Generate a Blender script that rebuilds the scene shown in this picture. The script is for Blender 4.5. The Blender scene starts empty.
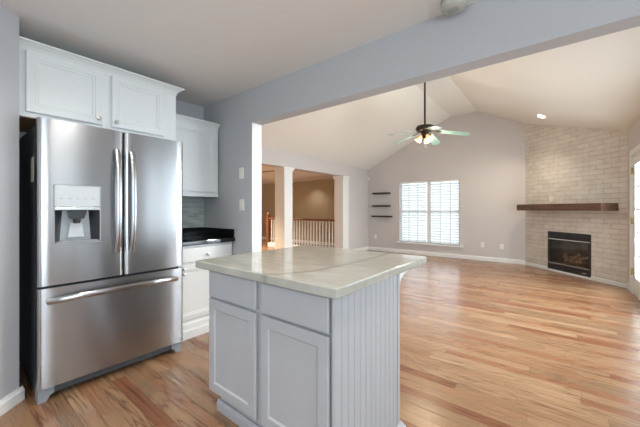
import bpy, bmesh, math, random
from mathutils import Vector, Matrix
random.seed(7)
S = bpy.context.scene
COL = S.collection
PI = math.pi

# ------------------------------------------------------------------ camera
cam_d = bpy.data.cameras.new('camera')
cam = bpy.data.objects.new('camera', cam_d)
COL.objects.link(cam)
cam.location = (0, 0, 1.22)
cam.rotation_euler = (PI / 2, 0, math.radians(38.426))
cam_d.sensor_width = 36
cam_d.lens = 36 * 300 / 640
cam_d.shift_y = -4.5 / 640
cam_d.clip_start = 0.02
S.camera = cam
# ------------------------------------------------------------------ world, exposure
W = bpy.data.worlds.new('sky')
S.world = W
W.use_nodes = True
W.node_tree.nodes['Background'].inputs[0].default_value = (0.80, 0.90, 1.0, 1)
W.node_tree.nodes['Background'].inputs[1].default_value = 1.0
S.view_settings.view_transform = 'Standard'
S.view_settings.look = 'None'
S.view_settings.gamma = 1
S.view_settings.use_curve_mapping = False
S.view_settings.exposure = 1.0


def area(name, loc, rot, sx, sy, power, color):
    d = bpy.data.lights.new(name, 'AREA')
    d.shape = 'RECTANGLE'
    d.size, d.size_y, d.energy, d.color = sx, sy, power, color
    o = bpy.data.objects.new(name, d)
    COL.objects.link(o)
    o.location, o.rotation_euler = loc, rot
    return o


DAY = (0.86, 0.93, 1.0)
SHADE = (0.78, 0.89, 1.0)      # bluer daylight tint for openings out of view
# daylight at the windows and glazed doors (just outside the glass, shining in)
area('daylight_far_window', (-2.685, 8.22, 1.14), (-PI / 2, 0, 0), 1.60, 1.68, 6.5, DAY)
area('daylight_french_door', (1.12, 5.35, 1.02), (0, PI / 2, 0), 1.95, 1.60, 84, DAY)
area('daylight_living_window', (1.12, 2.60, 1.25), (0, PI / 2, 0), 1.7, 0.8, 3.4, SHADE)
area('fill_added_side_window', (1.12, 3.75, 1.25), (0, PI / 2, 0), 1.7, 1.2, 42, SHADE)  # fill through an added window, clear of the fridge reflection
area('daylight_breakfast_window', (2.86, 1.40, 1.50), (0, PI / 2, 0), 1.3, 0.75, 1.7, SHADE)
area('fill_added_patio_door', (-0.85, -2.46, 1.10), (PI / 2, 0, 0), 2.0, 1.9, 14, SHADE)  # fill from behind the camera through an added glazed door
area('fill_added_picture_window', (2.86, -0.55, 1.35), (0, PI / 2, 0), 1.6, 2.0, 58, SHADE)  # strong side fill through an added window the fridge does not mirror

# ------------------------------------------------------------------ materials
MATS = {}


def new_mat(name):
    m = bpy.data.materials.new(name)
    m.use_nodes = True
    MATS[name] = m
    nt = m.node_tree
    return m, nt, nt.nodes['Principled BSDF']


def nd(nt, typ, **kw):
    n = nt.nodes.new(typ)
    for k, v in kw.items():
        if k.startswith('i_'):
            n.inputs[k[2:].replace('_', ' ')].default_value = v
        elif k.startswith('n_'):
            n.inputs[int(k[2:])].default_value = v
        else:
            setattr(n, k, v)
    return n


def math_n(nt, op, a, b=None, c=None):
    n = nt.nodes.new('ShaderNodeMath')
    n.operation = op
    for i, v in enumerate((a, b, c)):
        if v is None:
            continue
        if isinstance(v, (int, float)):
            n.inputs[i].default_value = v
        else:
            nt.links.new(v, n.inputs[i])
    return n.outputs[0]


def ramp(nt, fac, stops):
    r = nt.nodes.new('ShaderNodeValToRGB')
    cr = r.color_ramp
    while len(cr.elements) < len(stops):
        cr.elements.new(0.5)
    for e, (p, c) in zip(cr.elements, stops):
        e.position = p
        e.color = (*c, 1) if len(c) == 3 else c
    nt.links.new(fac, r.inputs[0])
    return r.outputs[0]


def mixc(nt, fac, a, b, mode='MIX'):
    n = nt.nodes.new('ShaderNodeMix')
    n.data_type = 'RGBA'
    n.blend_type = mode
    for i, v in ((0, fac), (6, a), (7, b)):
        if isinstance(v, (int, float)):
            n.inputs[i].default_value = v
        elif isinstance(v, tuple):
            n.inputs[i].default_value = (*v, 1) if len(v) == 3 else v
        else:
            nt.links.new(v, n.inputs[i])
    return n.outputs[2]


def bump(nt, bsdf, h, strength=0.1, dist=0.01):
    b = nd(nt, 'ShaderNodeBump')
    b.inputs['Strength'].default_value = strength
    b.inputs['Distance'].default_value = dist
    nt.links.new(h, b.inputs['Height'])
    nt.links.new(b.outputs[0], bsdf.inputs['Normal'])


def simple(name, col, rough=0.5, metal=0.0, noise=0.04, nscale=30, bmp=0.0, spec=None, emit=None):
    m, nt, b = new_mat(name)
    tc = nd(nt, 'ShaderNodeTexCoord')
    no = nd(nt, 'ShaderNodeTexNoise')
    no.inputs['Scale'].default_value = nscale
    no.inputs['Detail'].default_value = 3
    nt.links.new(tc.outputs['Object'], no.inputs['Vector'])
    lo = tuple(c * (1 - noise) for c in col)
    hi = tuple(min(1, c * (1 + noise)) for c in col)
    nt.links.new(ramp(nt, no.outputs[0], [(0.3, lo), (0.7, hi)]), b.inputs['Base Color'])
    b.inputs['Roughness'].default_value = rough
    b.inputs['Metallic'].default_value = metal
    if spec is not None:
        b.inputs['Specular IOR Level'].default_value = spec
    if bmp:
        bump(nt, b, no.outputs[0], bmp, 0.004)
    if emit:
        b.inputs['Emission Color'].default_value = (*emit[0], 1)
        b.inputs['Emission Strength'].default_value = emit[1]
    return m


simple('paint_kitchen', (0.49, 0.495, 0.51), 0.65, noise=0.015, nscale=90, bmp=0.05)
simple('paint_living', (0.57, 0.535, 0.515), 0.65, noise=0.015, nscale=90, bmp=0.05)
simple('paint_hall', (0.50, 0.43, 0.31), 0.7, noise=0.015, nscale=90, bmp=0.05)
simple('paint_ceiling', (0.80, 0.77, 0.74), 0.8, noise=0.02, nscale=140, bmp=0.1)
simple('paint_vault', (0.80, 0.78, 0.715), 0.8, noise=0.02, nscale=140, bmp=0.08)
simple('white_trim', (0.78, 0.78, 0.76), 0.35, noise=0.01)
simple('white_cabinet', (0.72, 0.73, 0.72), 0.35, noise=0.01)
simple('island_paint', (0.41, 0.415, 0.43), 0.4, noise=0.015)
simple('white_plastic', (0.80, 0.78, 0.715), 0.4, noise=0.01)
simple('detector_plastic', (0.50, 0.50, 0.45), 0.45, noise=0.01)
simple('nickel', (0.45, 0.43, 0.40), 0.28, 1.0, noise=0.03)
simple('chrome_strip', (0.70, 0.70, 0.69), 0.25, 1.0, noise=0.02)
simple('black_metal', (0.012, 0.012, 0.013), 0.35, noise=0.1)
simple('black_enamel', (0.02, 0.022, 0.026), 0.3, noise=0.08)
simple('firebox_dark', (0.12, 0.085, 0.055), 0.8, noise=0.3, nscale=20)
simple('log_ceramic', (0.45, 0.31, 0.18), 0.85, noise=0.5, nscale=25, bmp=0.5)
simple('bronze', (0.055, 0.04, 0.032), 0.38, 0.6, noise=0.1)
simple('fan_blade', (0.26, 0.40, 0.36), 0.25, noise=0.06, nscale=12)
simple('fridge_side', (0.045, 0.05, 0.058), 0.4, noise=0.05)
simple('fridge_plastic', (0.26, 0.28, 0.30), 0.45, noise=0.04)
simple('fridge_grille', (0.06, 0.065, 0.072), 0.5, noise=0.05)
simple('display_grey', (0.52, 0.54, 0.55), 0.3, noise=0.02)
simple('niche_grey', (0.32, 0.34, 0.35), 0.35, 0.4, noise=0.04)
simple('nozzle_black', (0.03, 0.032, 0.036), 0.3, noise=0.05)
simple('ink_grey', (0.30, 0.31, 0.32), 0.5, noise=0.02)
simple('tape_grey', (0.40, 0.44, 0.46), 0.7, noise=0.02)
simple('sticker', (0.62, 0.58, 0.48), 0.5, noise=0.1, nscale=60)
simple('raw_wood', (0.42, 0.23, 0.10), 0.6, noise=0.15, nscale=25)
simple('shelf_black', (0.018, 0.016, 0.016), 0.4, noise=0.1)
simple('oak_rail', (0.20, 0.065, 0.025), 0.35, noise=0.2, nscale=30)
simple('baluster_white', (0.80, 0.77, 0.72), 0.45, noise=0.01)
simple('brass', (0.42, 0.33, 0.15), 0.3, 1.0, noise=0.05)
simple('deck', (0.22, 0.14, 0.09), 0.8, noise=0.2)
simple('lamp_glow', (0.9, 0.85, 0.75), 0.5, emit=((1.0, 0.86, 0.66), 14))
simple('shade_glass', (0.80, 0.60, 0.36), 0.35, emit=((1.0, 0.58, 0.22), 0.40))
simple('bulb', (0.9, 0.8, 0.6), 0.4, emit=((1.0, 0.78, 0.46), 3))


def mat_floor():
    m, nt, b = new_mat('oak_floor')
    L = nt.links.new
    tc = nd(nt, 'ShaderNodeTexCoord')
    sp = nd(nt, 'ShaderNodeSeparateXYZ')
    L(tc.outputs['Object'], sp.inputs[0])
    x, y = sp.outputs[0], sp.outputs[1]
    ry = math_n(nt, 'DIVIDE', y, 0.083)
    row = math_n(nt, 'FLOOR', ry)
    wn = nd(nt, 'ShaderNodeTexWhiteNoise', noise_dimensions='1D')
    L(row, wn.inputs['W'])
    xs = math_n(nt, 'ADD', math_n(nt, 'DIVIDE', x, 0.95), math_n(nt, 'MULTIPLY', wn.outputs[0], 9.0))
    colm = math_n(nt, 'FLOOR', xs)
    cb = nd(nt, 'ShaderNodeCombineXYZ')
    L(row, cb.inputs[0])
    L(colm, cb.inputs[1])
    w2 = nd(nt, 'ShaderNodeTexWhiteNoise', noise_dimensions='2D')
    L(cb.outputs[0], w2.inputs['Vector'])
    rid = w2.outputs[0]
    base = ramp(nt, rid, [(0.0, (0.23, 0.092, 0.045)), (0.22, (0.32, 0.15, 0.075)), (0.45, (0.36, 0.21, 0.115)), (0.62, (0.27, 0.16, 0.09)),
                          (0.8, (0.34, 0.195, 0.105)), (1.0, (0.42, 0.265, 0.155))])
    # long grain
    g = nd(nt, 'ShaderNodeCombineXYZ')
    L(math_n(nt, 'ADD', math_n(nt, 'MULTIPLY', x, 2.2), math_n(nt, 'MULTIPLY', rid, 50)), g.inputs[0])
    L(math_n(nt, 'MULTIPLY', y, 70), g.inputs[1])
    n1 = nd(nt, 'ShaderNodeTexNoise')
    n1.inputs['Scale'].default_value = 1.0
    n1.inputs['Detail'].default_value = 4
    L(g.outputs[0], n1.inputs['Vector'])
    # cathedral figure
    g2 = nd(nt, 'ShaderNodeCombineXYZ')
    L(math_n(nt, 'ADD', math_n(nt, 'MULTIPLY', x, 1.1), math_n(nt, 'MULTIPLY', rid, 80)), g2.inputs[0])
    L(math_n(nt, 'MULTIPLY', y, 15), g2.inputs[1])
    n2 = nd(nt, 'ShaderNodeTexNoise')
    n2.inputs['Scale'].default_value = 1.0
    n2.inputs['Detail'].default_value = 1.5
    L(g2.outputs[0], n2.inputs['Vector'])
    rings = math_n(nt, 'ABSOLUTE', math_n(nt, 'SINE', math_n(nt, 'MULTIPLY', n2.outputs[0], 26)))
    ringm = ramp(nt, rings, [(0.0, (0.32, 0.27, 0.24)), (0.45, (0.95, 0.95, 0.95)), (1.0, (1.05, 1.05, 1.04))])
    pick = math_n(nt, 'GREATER_THAN', math_n(nt, 'FRACT', math_n(nt, 'MULTIPLY', rid, 13.7)), 0.45)
    grain = ramp(nt, n1.outputs[0], [(0.28, (0.48, 0.42, 0.37)), (0.45, (0.92, 0.91, 0.90)), (0.75, (1.12, 1.11, 1.10))])
    c = mixc(nt, 1.0, base, grain, 'MULTIPLY')
    c = mixc(nt, math_n(nt, 'MULTIPLY', pick, 0.8), c, mixc(nt, 1.0, c, ringm, 'MULTIPLY'))
    fy = math_n(nt, 'FRACT', ry)
    ey = math_n(nt, 'MINIMUM', fy, math_n(nt, 'SUBTRACT', 1.0, fy))
    fx = math_n(nt, 'FRACT', xs)
    ex = math_n(nt, 'MINIMUM', fx, math_n(nt, 'SUBTRACT', 1.0, fx))
    seam = math_n(nt, 'MAXIMUM', math_n(nt, 'LESS_THAN', ey, 0.014), math_n(nt, 'LESS_THAN', ex, 0.0016))
    c = mixc(nt, math_n(nt, 'MULTIPLY', seam, 0.65), c, (0.12, 0.055, 0.03))
    L(c, b.inputs['Base Color'])
    L(ramp(nt, n1.outputs[0], [(0.3, (0.30,) * 3), (0.7, (0.22,) * 3)]), b.inputs['Roughness'])
    hgt = math_n(nt, 'SUBTRACT', math_n(nt, 'MULTIPLY', n1.outputs[0], 0.35), seam)
    bump(nt, b, hgt, 0.25, 0.0012)
    return m


def mat_brick():
    m, nt, b = new_mat('limewashed_brick')
    L = nt.links.new
    tc = nd(nt, 'ShaderNodeTexCoord')
    sp = nd(nt, 'ShaderNodeSeparateXYZ')
    L(tc.outputs['Object'], sp.inputs[0])
    cb = nd(nt, 'ShaderNodeCombineXYZ')
    L(sp.outputs[0], cb.inputs[0])
    L(sp.outputs[2], cb.inputs[1])
    br = nd(nt, 'ShaderNodeTexBrick')
    br.inputs['Scale'].default_value = 1.0
    br.inputs['Brick Width'].default_value = 0.235
    br.inputs['Row Height'].default_value = 0.082
    br.inputs['Mortar Size'].default_value = 0.006
    br.inputs['Mortar Smooth'].default_value = 0.3
    br.inputs['Color1'].default_value = (0.68, 0.635, 0.57, 1)
    br.inputs['Color2'].default_value = (0.60, 0.55, 0.48, 1)
    br.inputs['Mortar'].default_value = (0.46, 0.42, 0.365, 1)
    L(cb.outputs[0], br.inputs['Vector'])
    no = nd(nt, 'ShaderNodeTexNoise')
    no.inputs['Scale'].default_value = 5
    no.inputs['Detail'].default_value = 6
    no.inputs['Roughness'].default_value = 0.65
    L(cb.outputs[0], no.inputs['Vector'])
    wash = ramp(nt, no.outputs[0], [(0.42, (0, 0, 0)), (0.66, (0.6,) * 3)])
    c = mixc(nt, wash, br.outputs['Color'], (0.74, 0.70, 0.64))
    L(c, b.inputs['Base Color'])
    b.inputs['Roughness'].default_value = 0.85
    h = math_n(nt, 'SUBTRACT', math_n(nt, 'MULTIPLY', no.outputs[0], 0.5), br.outputs['Fac'])
    bump(nt, b, h, 0.6, 0.006)
    return m


def mat_tile():
    m, nt, b = new_mat('stick_mosaic')
    L = nt.links.new
    tc = nd(nt, 'ShaderNodeTexCoord')
    sp = nd(nt, 'ShaderNodeSeparateXYZ')
    L(tc.outputs['Object'], sp.inputs[0])
    cb = nd(nt, 'ShaderNodeCombineXYZ')
    L(sp.outputs[1], cb.inputs[0])
    L(sp.outputs[2], cb.inputs[1])
    br = nd(nt, 'ShaderNodeTexBrick')
    for k, v in (('Scale', 1.0), ('Brick Width', 0.13), ('Row Height', 0.028), ('Mortar Size', 0.0025)):
        br.inputs[k].default_value = v
    br.inputs['Color1'].default_value = (0.50, 0.53, 0.50, 1)
    br.inputs['Color2'].default_value = (0.33, 0.37, 0.35, 1)
    br.inputs['Mortar'].default_value = (0.42, 0.43, 0.41, 1)
    L(cb.outputs[0], br.inputs['Vector'])
    L(br.outputs['Color'], b.inputs['Base Color'])
    b.inputs['Roughness'].default_value = 0.2
    bump(nt, b, math_n(nt, 'SUBTRACT', 1.0, br.outputs['Fac']), 0.3, 0.002)
    return m


def mat_steel():
    m, nt, b = new_mat('stainless')
    L = nt.links.new
    tc = nd(nt, 'ShaderNodeTexCoord')
    mp = nd(nt, 'ShaderNodeMapping')
    mp.inputs['Scale'].default_value = (3, 3, 500)
    L(tc.outputs['Object'], mp.inputs[0])
    no = nd(nt, 'ShaderNodeTexNoise')
    no.inputs['Scale'].default_value = 1
    no.inputs['Detail'].default_value = 3
    L(mp.outputs[0], no.inputs['Vector'])
    L(ramp(nt, no.outputs[0], [(0.3, (0.46, 0.46, 0.465)), (0.7, (0.464, 0.464, 0.468))]), b.inputs['Base Color'])
    b.inputs['Roughness'].default_value = 0.24
    b.inputs['Metallic'].default_value = 1.0
    b.inputs['Anisotropic'].default_value = 0.75
    gm = nd(nt, 'ShaderNodeNewGeometry')
    cr = nd(nt, 'ShaderNodeVectorMath', operation='CROSS_PRODUCT')
    L(gm.outputs['Normal'], cr.inputs[0])
    cr.inputs[1].default_value = (0, 0, 1)
    L(cr.outputs[0], b.inputs['Tangent'])   # brushed along the horizontal
    b.inputs['Anisotropic Rotation'].default_value = 0.25
    return m


def mat_quartzite():
    m, nt, b = new_mat('pale_quartzite')
    L = nt.links.new
    tc = nd(nt, 'ShaderNodeTexCoord')
    sp = nd(nt, 'ShaderNodeSeparateXYZ')
    L(tc.outputs['Object'], sp.inputs[0])
    no = nd(nt, 'ShaderNodeTexNoise')
    no.inputs['Scale'].default_value = 4
    no.inputs['Detail'].default_value = 7
    no.inputs['Distortion'].default_value = 1.2
    mp = nd(nt, 'ShaderNodeMapping')
    mp.inputs['Rotation'].default_value = (0, 0, 0.5)
    mp.inputs['Scale'].default_value = (0.8, 2.6, 1)
    L(tc.outputs['Object'], mp.inputs[0])
    L(mp.outputs[0], no.inputs['Vector'])
    base = ramp(nt, no.outputs[0], [(0.25, (0.34, 0.335, 0.28)), (0.5, (0.39, 0.385, 0.335)), (0.75, (0.45, 0.445, 0.40))])
    n2 = nd(nt, 'ShaderNodeTexNoise')
    n2.inputs['Scale'].default_value = 7
    n2.inputs['Detail'].default_value = 5
    L(tc.outputs['Object'], n2.inputs['Vector'])
    # one long grey vein running in from the front edge (local coordinates of the slab)
    wob = math_n(nt, 'MULTIPLY', math_n(nt, 'SUBTRACT', n2.outputs[0], 0.5), 0.05)
    ee = math_n(nt, 'EXPONENT', math_n(nt, 'MULTIPLY', math_n(nt, 'ADD', sp.outputs[1], 0.497), -7.0))
    ln = math_n(nt, 'SUBTRACT', sp.outputs[0], math_n(nt, 'SUBTRACT', 0.265, math_n(nt, 'MULTIPLY', ee, 0.165)))
    d = math_n(nt, 'ABSOLUTE', math_n(nt, 'ADD', ln, wob))
    vein = ramp(nt, d, [(0.0, (0.85,) * 3), (0.006, (0.45,) * 3), (0.03, (0, 0, 0))])
    c = mixc(nt, vein, base, (0.22, 0.22, 0.19))
    d2 = math_n(nt, 'ABSOLUTE', math_n(nt, 'SUBTRACT', no.outputs[0], 0.47))
    c = mixc(nt, ramp(nt, d2, [(0.0, (0.3,) * 3), (0.012, (0, 0, 0))]), c, (0.30, 0.29, 0.25))
    L(c, b.inputs['Base Color'])
    b.inputs['Roughness'].default_value = 0.10
    return m


def mat_granite():
    m, nt, b = new_mat('black_granite')
    tc = nd(nt, 'ShaderNodeTexCoord')
    vo = nd(nt, 'ShaderNodeTexVoronoi')
    vo.inputs['Scale'].default_value = 160
    nt.links.new(tc.outputs['Object'], vo.inputs['Vector'])
    nt.links.new(ramp(nt, vo.outputs['Distance'], [(0.0, (0.05, 0.05, 0.05)), (0.25, (0.008, 0.008, 0.009)),
                                                   (1.0, (0.005, 0.005, 0.006))]), b.inputs['Base Color'])
    b.inputs['Roughness'].default_value = 0.08
    return m


def mat_walnut():
    m, nt, b = new_mat('dark_beam')
    L = nt.links.new
    tc = nd(nt, 'ShaderNodeTexCoord')
    mp = nd(nt, 'ShaderNodeMapping')
    mp.inputs['Scale'].default_value = (3, 40, 40)
    L(tc.outputs['Object'], mp.inputs[0])
    no = nd(nt, 'ShaderNodeTexNoise')
    no.inputs['Scale'].default_value = 1
    no.inputs['Detail'].default_value = 5
    L(mp.outputs[0], no.inputs['Vector'])
    L(ramp(nt, no.outputs[0], [(0.3, (0.055, 0.028, 0.017)), (0.7, (0.17, 0.082, 0.048))]), b.inputs['Base Color'])
    b.inputs['Roughness'].default_value = 0.5
    bump(nt, b, no.outputs[0], 0.3, 0.003)
    return m


def mat_glass(name, tint, gloss):
    m = bpy.data.materials.new(name)
    m.use_nodes = True
    MATS[name] = m
    nt = m.node_tree
    nt.nodes.clear()
    out = nd(nt, 'ShaderNodeOutputMaterial')
    mx = nd(nt, 'ShaderNodeMixShader')
    tr = nd(nt, 'ShaderNodeBsdfTransparent')
    gl = nd(nt, 'ShaderNodeBsdfGlossy')
    tr.inputs[0].default_value = (*tint, 1)
    gl.inputs['Roughness'].default_value = 0.03
    lw = nd(nt, 'ShaderNodeLayerWeight')
    lw.inputs[0].default_value = 0.5
    fac = math_n(nt, 'ADD', math_n(nt, 'MULTIPLY', math_n(nt, 'POWER', lw.outputs['Facing'], 4.0), 0.6), gloss)
    nt.links.new(fac, mx.inputs[0])
    nt.links.new(tr.outputs[0], mx.inputs[1])
    nt.links.new(gl.outputs[0], mx.inputs[2])
    nt.links.new(mx.outputs[0], out.inputs[0])
    return m


def mat_slat():
    m = bpy.data.materials.new('blind_slat')
    m.use_nodes = True
    MATS['blind_slat'] = m
    nt = m.node_tree
    b = nt.nodes['Principled BSDF']
    b.inputs['Base Color'].default_value = (0.86, 0.88, 0.88, 1)
    b.inputs['Roughness'].default_value = 0.45
    t = nd(nt, 'ShaderNodeBsdfTranslucent')
    t.inputs[0].default_value = (0.80, 0.86, 0.88, 1)
    mx = nd(nt, 'ShaderNodeMixShader')
    mx.inputs[0].default_value = 0.30
    nt.links.new(b.outputs[0], mx.inputs[1])
    nt.links.new(t.outputs[0], mx.inputs[2])
    nt.links.new(mx.outputs[0], nt.nodes['Material Output'].inputs[0])


mat_floor(); mat_brick(); mat_tile(); mat_steel(); mat_quartzite(); mat_granite(); mat_walnut()
mat_glass('window_glass', (0.96, 0.98, 0.98), 0.04)
mat_glass('fire_glass', (0.80, 0.78, 0.74), 0.05)
mat_slat()
M = MATS


# ------------------------------------------------------------------ mesh helpers
class MB:
    def __init__(self):
        self.v, self.f = [], []

    def add(self, vs, fs):
        n = len(self.v)
        self.v += [tuple(p) for p in vs]
        self.f += [tuple(n + i for i in f) for f in fs]
        return self

    def box(self, x0, x1, y0, y1, z0, z1):
        return self.add([(x, y, z) for z in (z0, z1) for y in (y0, y1) for x in (x0, x1)],
                        [(0, 2, 3, 1), (4, 5, 7, 6), (0, 1, 5, 4), (2, 6, 7, 3), (0, 4, 6, 2), (1, 3, 7, 5)])

    def prism(self, poly, axis, a0, a1):
        """poly: 2-D points in the plane across `axis` (x: (y,z), y: (x,z), z: (x,y))"""
        def p3(p, a):
            return {'x': (a, p[0], p[1]), 'y': (p[0], a, p[1]), 'z': (p[0], p[1], a)}[axis]
        n = len(poly)
        vs = [p3(p, a0) for p in poly] + [p3(p, a1) for p in poly]
        fs = [tuple(range(n))[::-1], tuple(range(n, 2 * n))] + [(i, (i + 1) % n, n + (i + 1) % n, n + i) for i in range(n)]
        return self.add(vs, fs)

    def lathe(self, prof, c=(0, 0, 0), n=20, ax=(0, 0, 1)):
        ax = Vector(ax).normalized()
        q = Vector((0, 0, 1)).rotation_difference(ax)
        vs, fs = [], []
        for r, z in prof:
            for k in range(n):
                t = 2 * PI * k / n
                vs.append(Vector(c) + q @ Vector((r * math.cos(t), r * math.sin(t), z)))
        for i in range(len(prof) - 1):
            for k in range(n):
                a, b_ = i * n + k, i * n + (k + 1) % n
                fs.append((a, b_, b_ + n, a + n))
        if prof[0][0] > 1e-6:
            fs.append(tuple(range(n))[::-1])
        if prof[-1][0] > 1e-6:
            m_ = (len(prof) - 1) * n
            fs.append(tuple(range(m_, m_ + n)))
        return self.add(vs, fs)

    def tube(self, pts, ra, rb=None, up=(0, 0, 1), n=10):
        """sweep an ellipse (ra sideways, rb along up-ish) along pts"""
        rb = rb or ra
        P = [Vector(p) for p in pts]
        vs, fs = [], []
        for i, p in enumerate(P):
            t = (P[min(i + 1, len(P) - 1)] - P[max(i - 1, 0)]).normalized()
            s = t.cross(Vector(up))
            if s.length < 1e-4:
                s = t.cross(Vector((1, 0, 0)))
            s.normalize()
            w = s.cross(t)
            for k in range(n):
                a = 2 * PI * k / n
                vs.append(p + s * ra * math.cos(a) + w * rb * math.sin(a))
        for i in range(len(P) - 1):
            for k in range(n):
                a, b_ = i * n + k, i * n + (k + 1) % n
                fs.append((a, b_, b_ + n, a + n))
        fs.append(tuple(range(n))[::-1])
        m_ = (len(P) - 1) * n
        fs.append(tuple(range(m_, m_ + n)))
        return self.add(vs, fs)

    def panel(self, o, u, v, w, h, t, steps):
        """a cabinet front: o corner on the back plane, u width dir, v height dir, u x v faces outwards.
        steps: (inset, depth below the face)"""
        o, u, v = Vector(o), Vector(u), Vector(v)
        n = u.cross(v)
        rings = [[o, o + u * w, o + u * w + v * h, o + v * h]]
        for ins, d in steps:
            rings.append([o + u * a + v * b_ + n * (t - d) for a, b_ in
                          ((ins, ins), (w - ins, ins), (w - ins, h - ins), (ins, h - ins))])
        vs = [p for r in rings for p in r]
        fs = [(3, 2, 1, 0)]
        for i in range(len(rings) - 1):
            for k in range(4):
                a, b_ = i * 4 + k, i * 4 + (k + 1) % 4
                fs.append((a, b_, b_ + 4, a + 4))
        m_ = (len(rings) - 1) * 4
        fs.append((m_, m_ + 1, m_ + 2, m_ + 3))
        return self.add(vs, fs)

    def build(self, name, mat, parent=None, local=False, bevel=0, smooth=False, seg=2):
        me = bpy.data.meshes.new(name)
        off = Vector((0, 0, 0))
        q = parent
        if not local:
            while q is not None:
                off += q.location
                q = q.parent
        me.from_pydata([tuple(Vector(p) - off) for p in self.v], [], self.f)
        bm = bmesh.new()
        bm.from_mesh(me)
        bmesh.ops.recalc_face_normals(bm, faces=bm.faces)
        bm.to_mesh(me)
        bm.free()
        me.materials.append(M[mat])
        if smooth:
            for p in me.polygons:
                p.use_smooth = True
            me.set_sharp_from_angle(angle=math.radians(40))
        o = bpy.data.objects.new(name, me)
        COL.objects.link(o)
        o.parent = parent
        if bevel:
            b = o.modifiers.new('soft_edges', 'BEVEL')
            b.width, b.segments, b.limit_method = bevel, seg, 'ANGLE'
            b.angle_limit = math.radians(35)
        return o


def root(name, label, cat, loc=(0, 0, 0), rz=0, group=None):
    o = bpy.data.objects.new(name, None)
    o.empty_display_size = 0.1
    COL.objects.link(o)
    o.location, o.rotation_euler = loc, (0, 0, rz)
    return tag(o, label, cat, group)


def tag(o, label, cat, group=None):
    o['label'], o['category'] = label, cat
    if group:
        o['group'] = group
    return o


def struct(o):
    o['kind'] = 'structure'
    return o


def wall(name, mat, axis, a0, a1, t0, t1, z0, z1, holes=(), extra=None):
    """wall along `axis` from a0 to a1, thickness t0..t1; holes: (b0, b1, z0, z1)"""
    A = sorted({a0, a1, *[h[0] for h in holes], *[h[1] for h in holes]})
    Z = sorted({z0, z1, *[h[2] for h in holes], *[h[3] for h in holes]})
    A = [a for a in A if a0 <= a <= a1]
    Z = [z for z in Z if z0 <= z <= z1]

    def solid(i, j):
        if not (0 <= i < len(A) - 1 and 0 <= j < len(Z) - 1):
            return False
        a, z = (A[i] + A[i + 1]) / 2, (Z[j] + Z[j + 1]) / 2
        return not any(h[0] < a < h[1] and h[2] < z < h[3] for h in holes)
    mb = MB()
    P = (lambda a, t, z: (a, t, z)) if axis == 'x' else (lambda a, t, z: (t, a, z))
    for i in range(len(A) - 1):
        for j in range(len(Z) - 1):
            if not solid(i, j):
                continue
            l, r, b, t = A[i], A[i + 1], Z[j], Z[j + 1]
            for tt in (t0, t1):
                mb.add([P(l, tt, b), P(r, tt, b), P(r, tt, t), P(l, tt, t)], [(0, 1, 2, 3)])
            if not solid(i - 1, j):
                mb.add([P(l, t0, b), P(l, t1, b), P(l, t1, t), P(l, t0, t)], [(0, 1, 2, 3)])
            if not solid(i + 1, j):
                mb.add([P(r, t0, b), P(r, t1, b), P(r, t1, t), P(r, t0, t)], [(0, 1, 2, 3)])
            if not solid(i, j - 1):
                mb.add([P(l, t0, b), P(r, t0, b), P(r, t1, b), P(l, t1, b)], [(0, 1, 2, 3)])
            if not solid(i, j + 1):
                mb.add([P(l, t0, t), P(r, t0, t), P(r, t1, t), P(l, t1, t)], [(0, 1, 2, 3)])
    if extra:
        extra(mb)
    o = mb.build(name, mat)
    bm = bmesh.new()
    bm.from_mesh(o.data)
    bmesh.ops.remove_doubles(bm, verts=bm.verts, dist=1e-5)
    bmesh.ops.recalc_face_normals(bm, faces=bm.faces)
    bm.to_mesh(o.data)
    bm.free()
    return struct(o)


# ------------------------------------------------------------------ the shell
KX0, KX1, KY0, KY1, KZ = -3.33, 2.60, -2.20, 1.95, 2.44        # kitchen
LX0, LX1, LY0, LY1 = -4.46, 0.84, 2.07, 7.95                   # living room
RA, RB, RZ, EL, ER = -2.10, -1.50, 3.55, 2.395, 2.42            # ridge strip and eaves
HX0, HY1, HZ = -9.6, 8.06, 2.20                                # hall
OZ = 2.093                                                     # header of the wide opening

struct(MB().box(-9.8, 2.9, -2.5, 8.3, -0.1, 0).build('floor', 'oak_floor'))
struct(MB().box(KX0 - 0.12, KX1 + 0.12, KY0 - 0.12, KY1 + 0.06, KZ, KZ + 0.1).build('ceiling', 'paint_ceiling'))

T = 0.1
vault = MB()
vault.prism([(LX0, EL), (RA, RZ), (RB, RZ), (LX1, ER), (LX1, ER + T), (RB, RZ + T), (RA, RZ + T), (LX0, EL + T)],
            'y', LY0 - 0.12, LY1 + 0.12)
struct(vault.build('ceiling_living', 'paint_vault'))
struct(MB().box(HX0 - 0.1, LX0 - 0.25, 1.9, HY1 + 0.1, HZ, HZ + 0.1).build('ceiling_hall', 'paint_ceiling'))


def gable(y0, y1):
    return lambda mb: mb.prism([(LX0, 2.38), (LX1, 2.38), (LX1, ER + 0.02), (RB, RZ + 0.02), (RA, RZ + 0.02), (LX0, EL + 0.02)], 'y', y0, y1)


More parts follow.
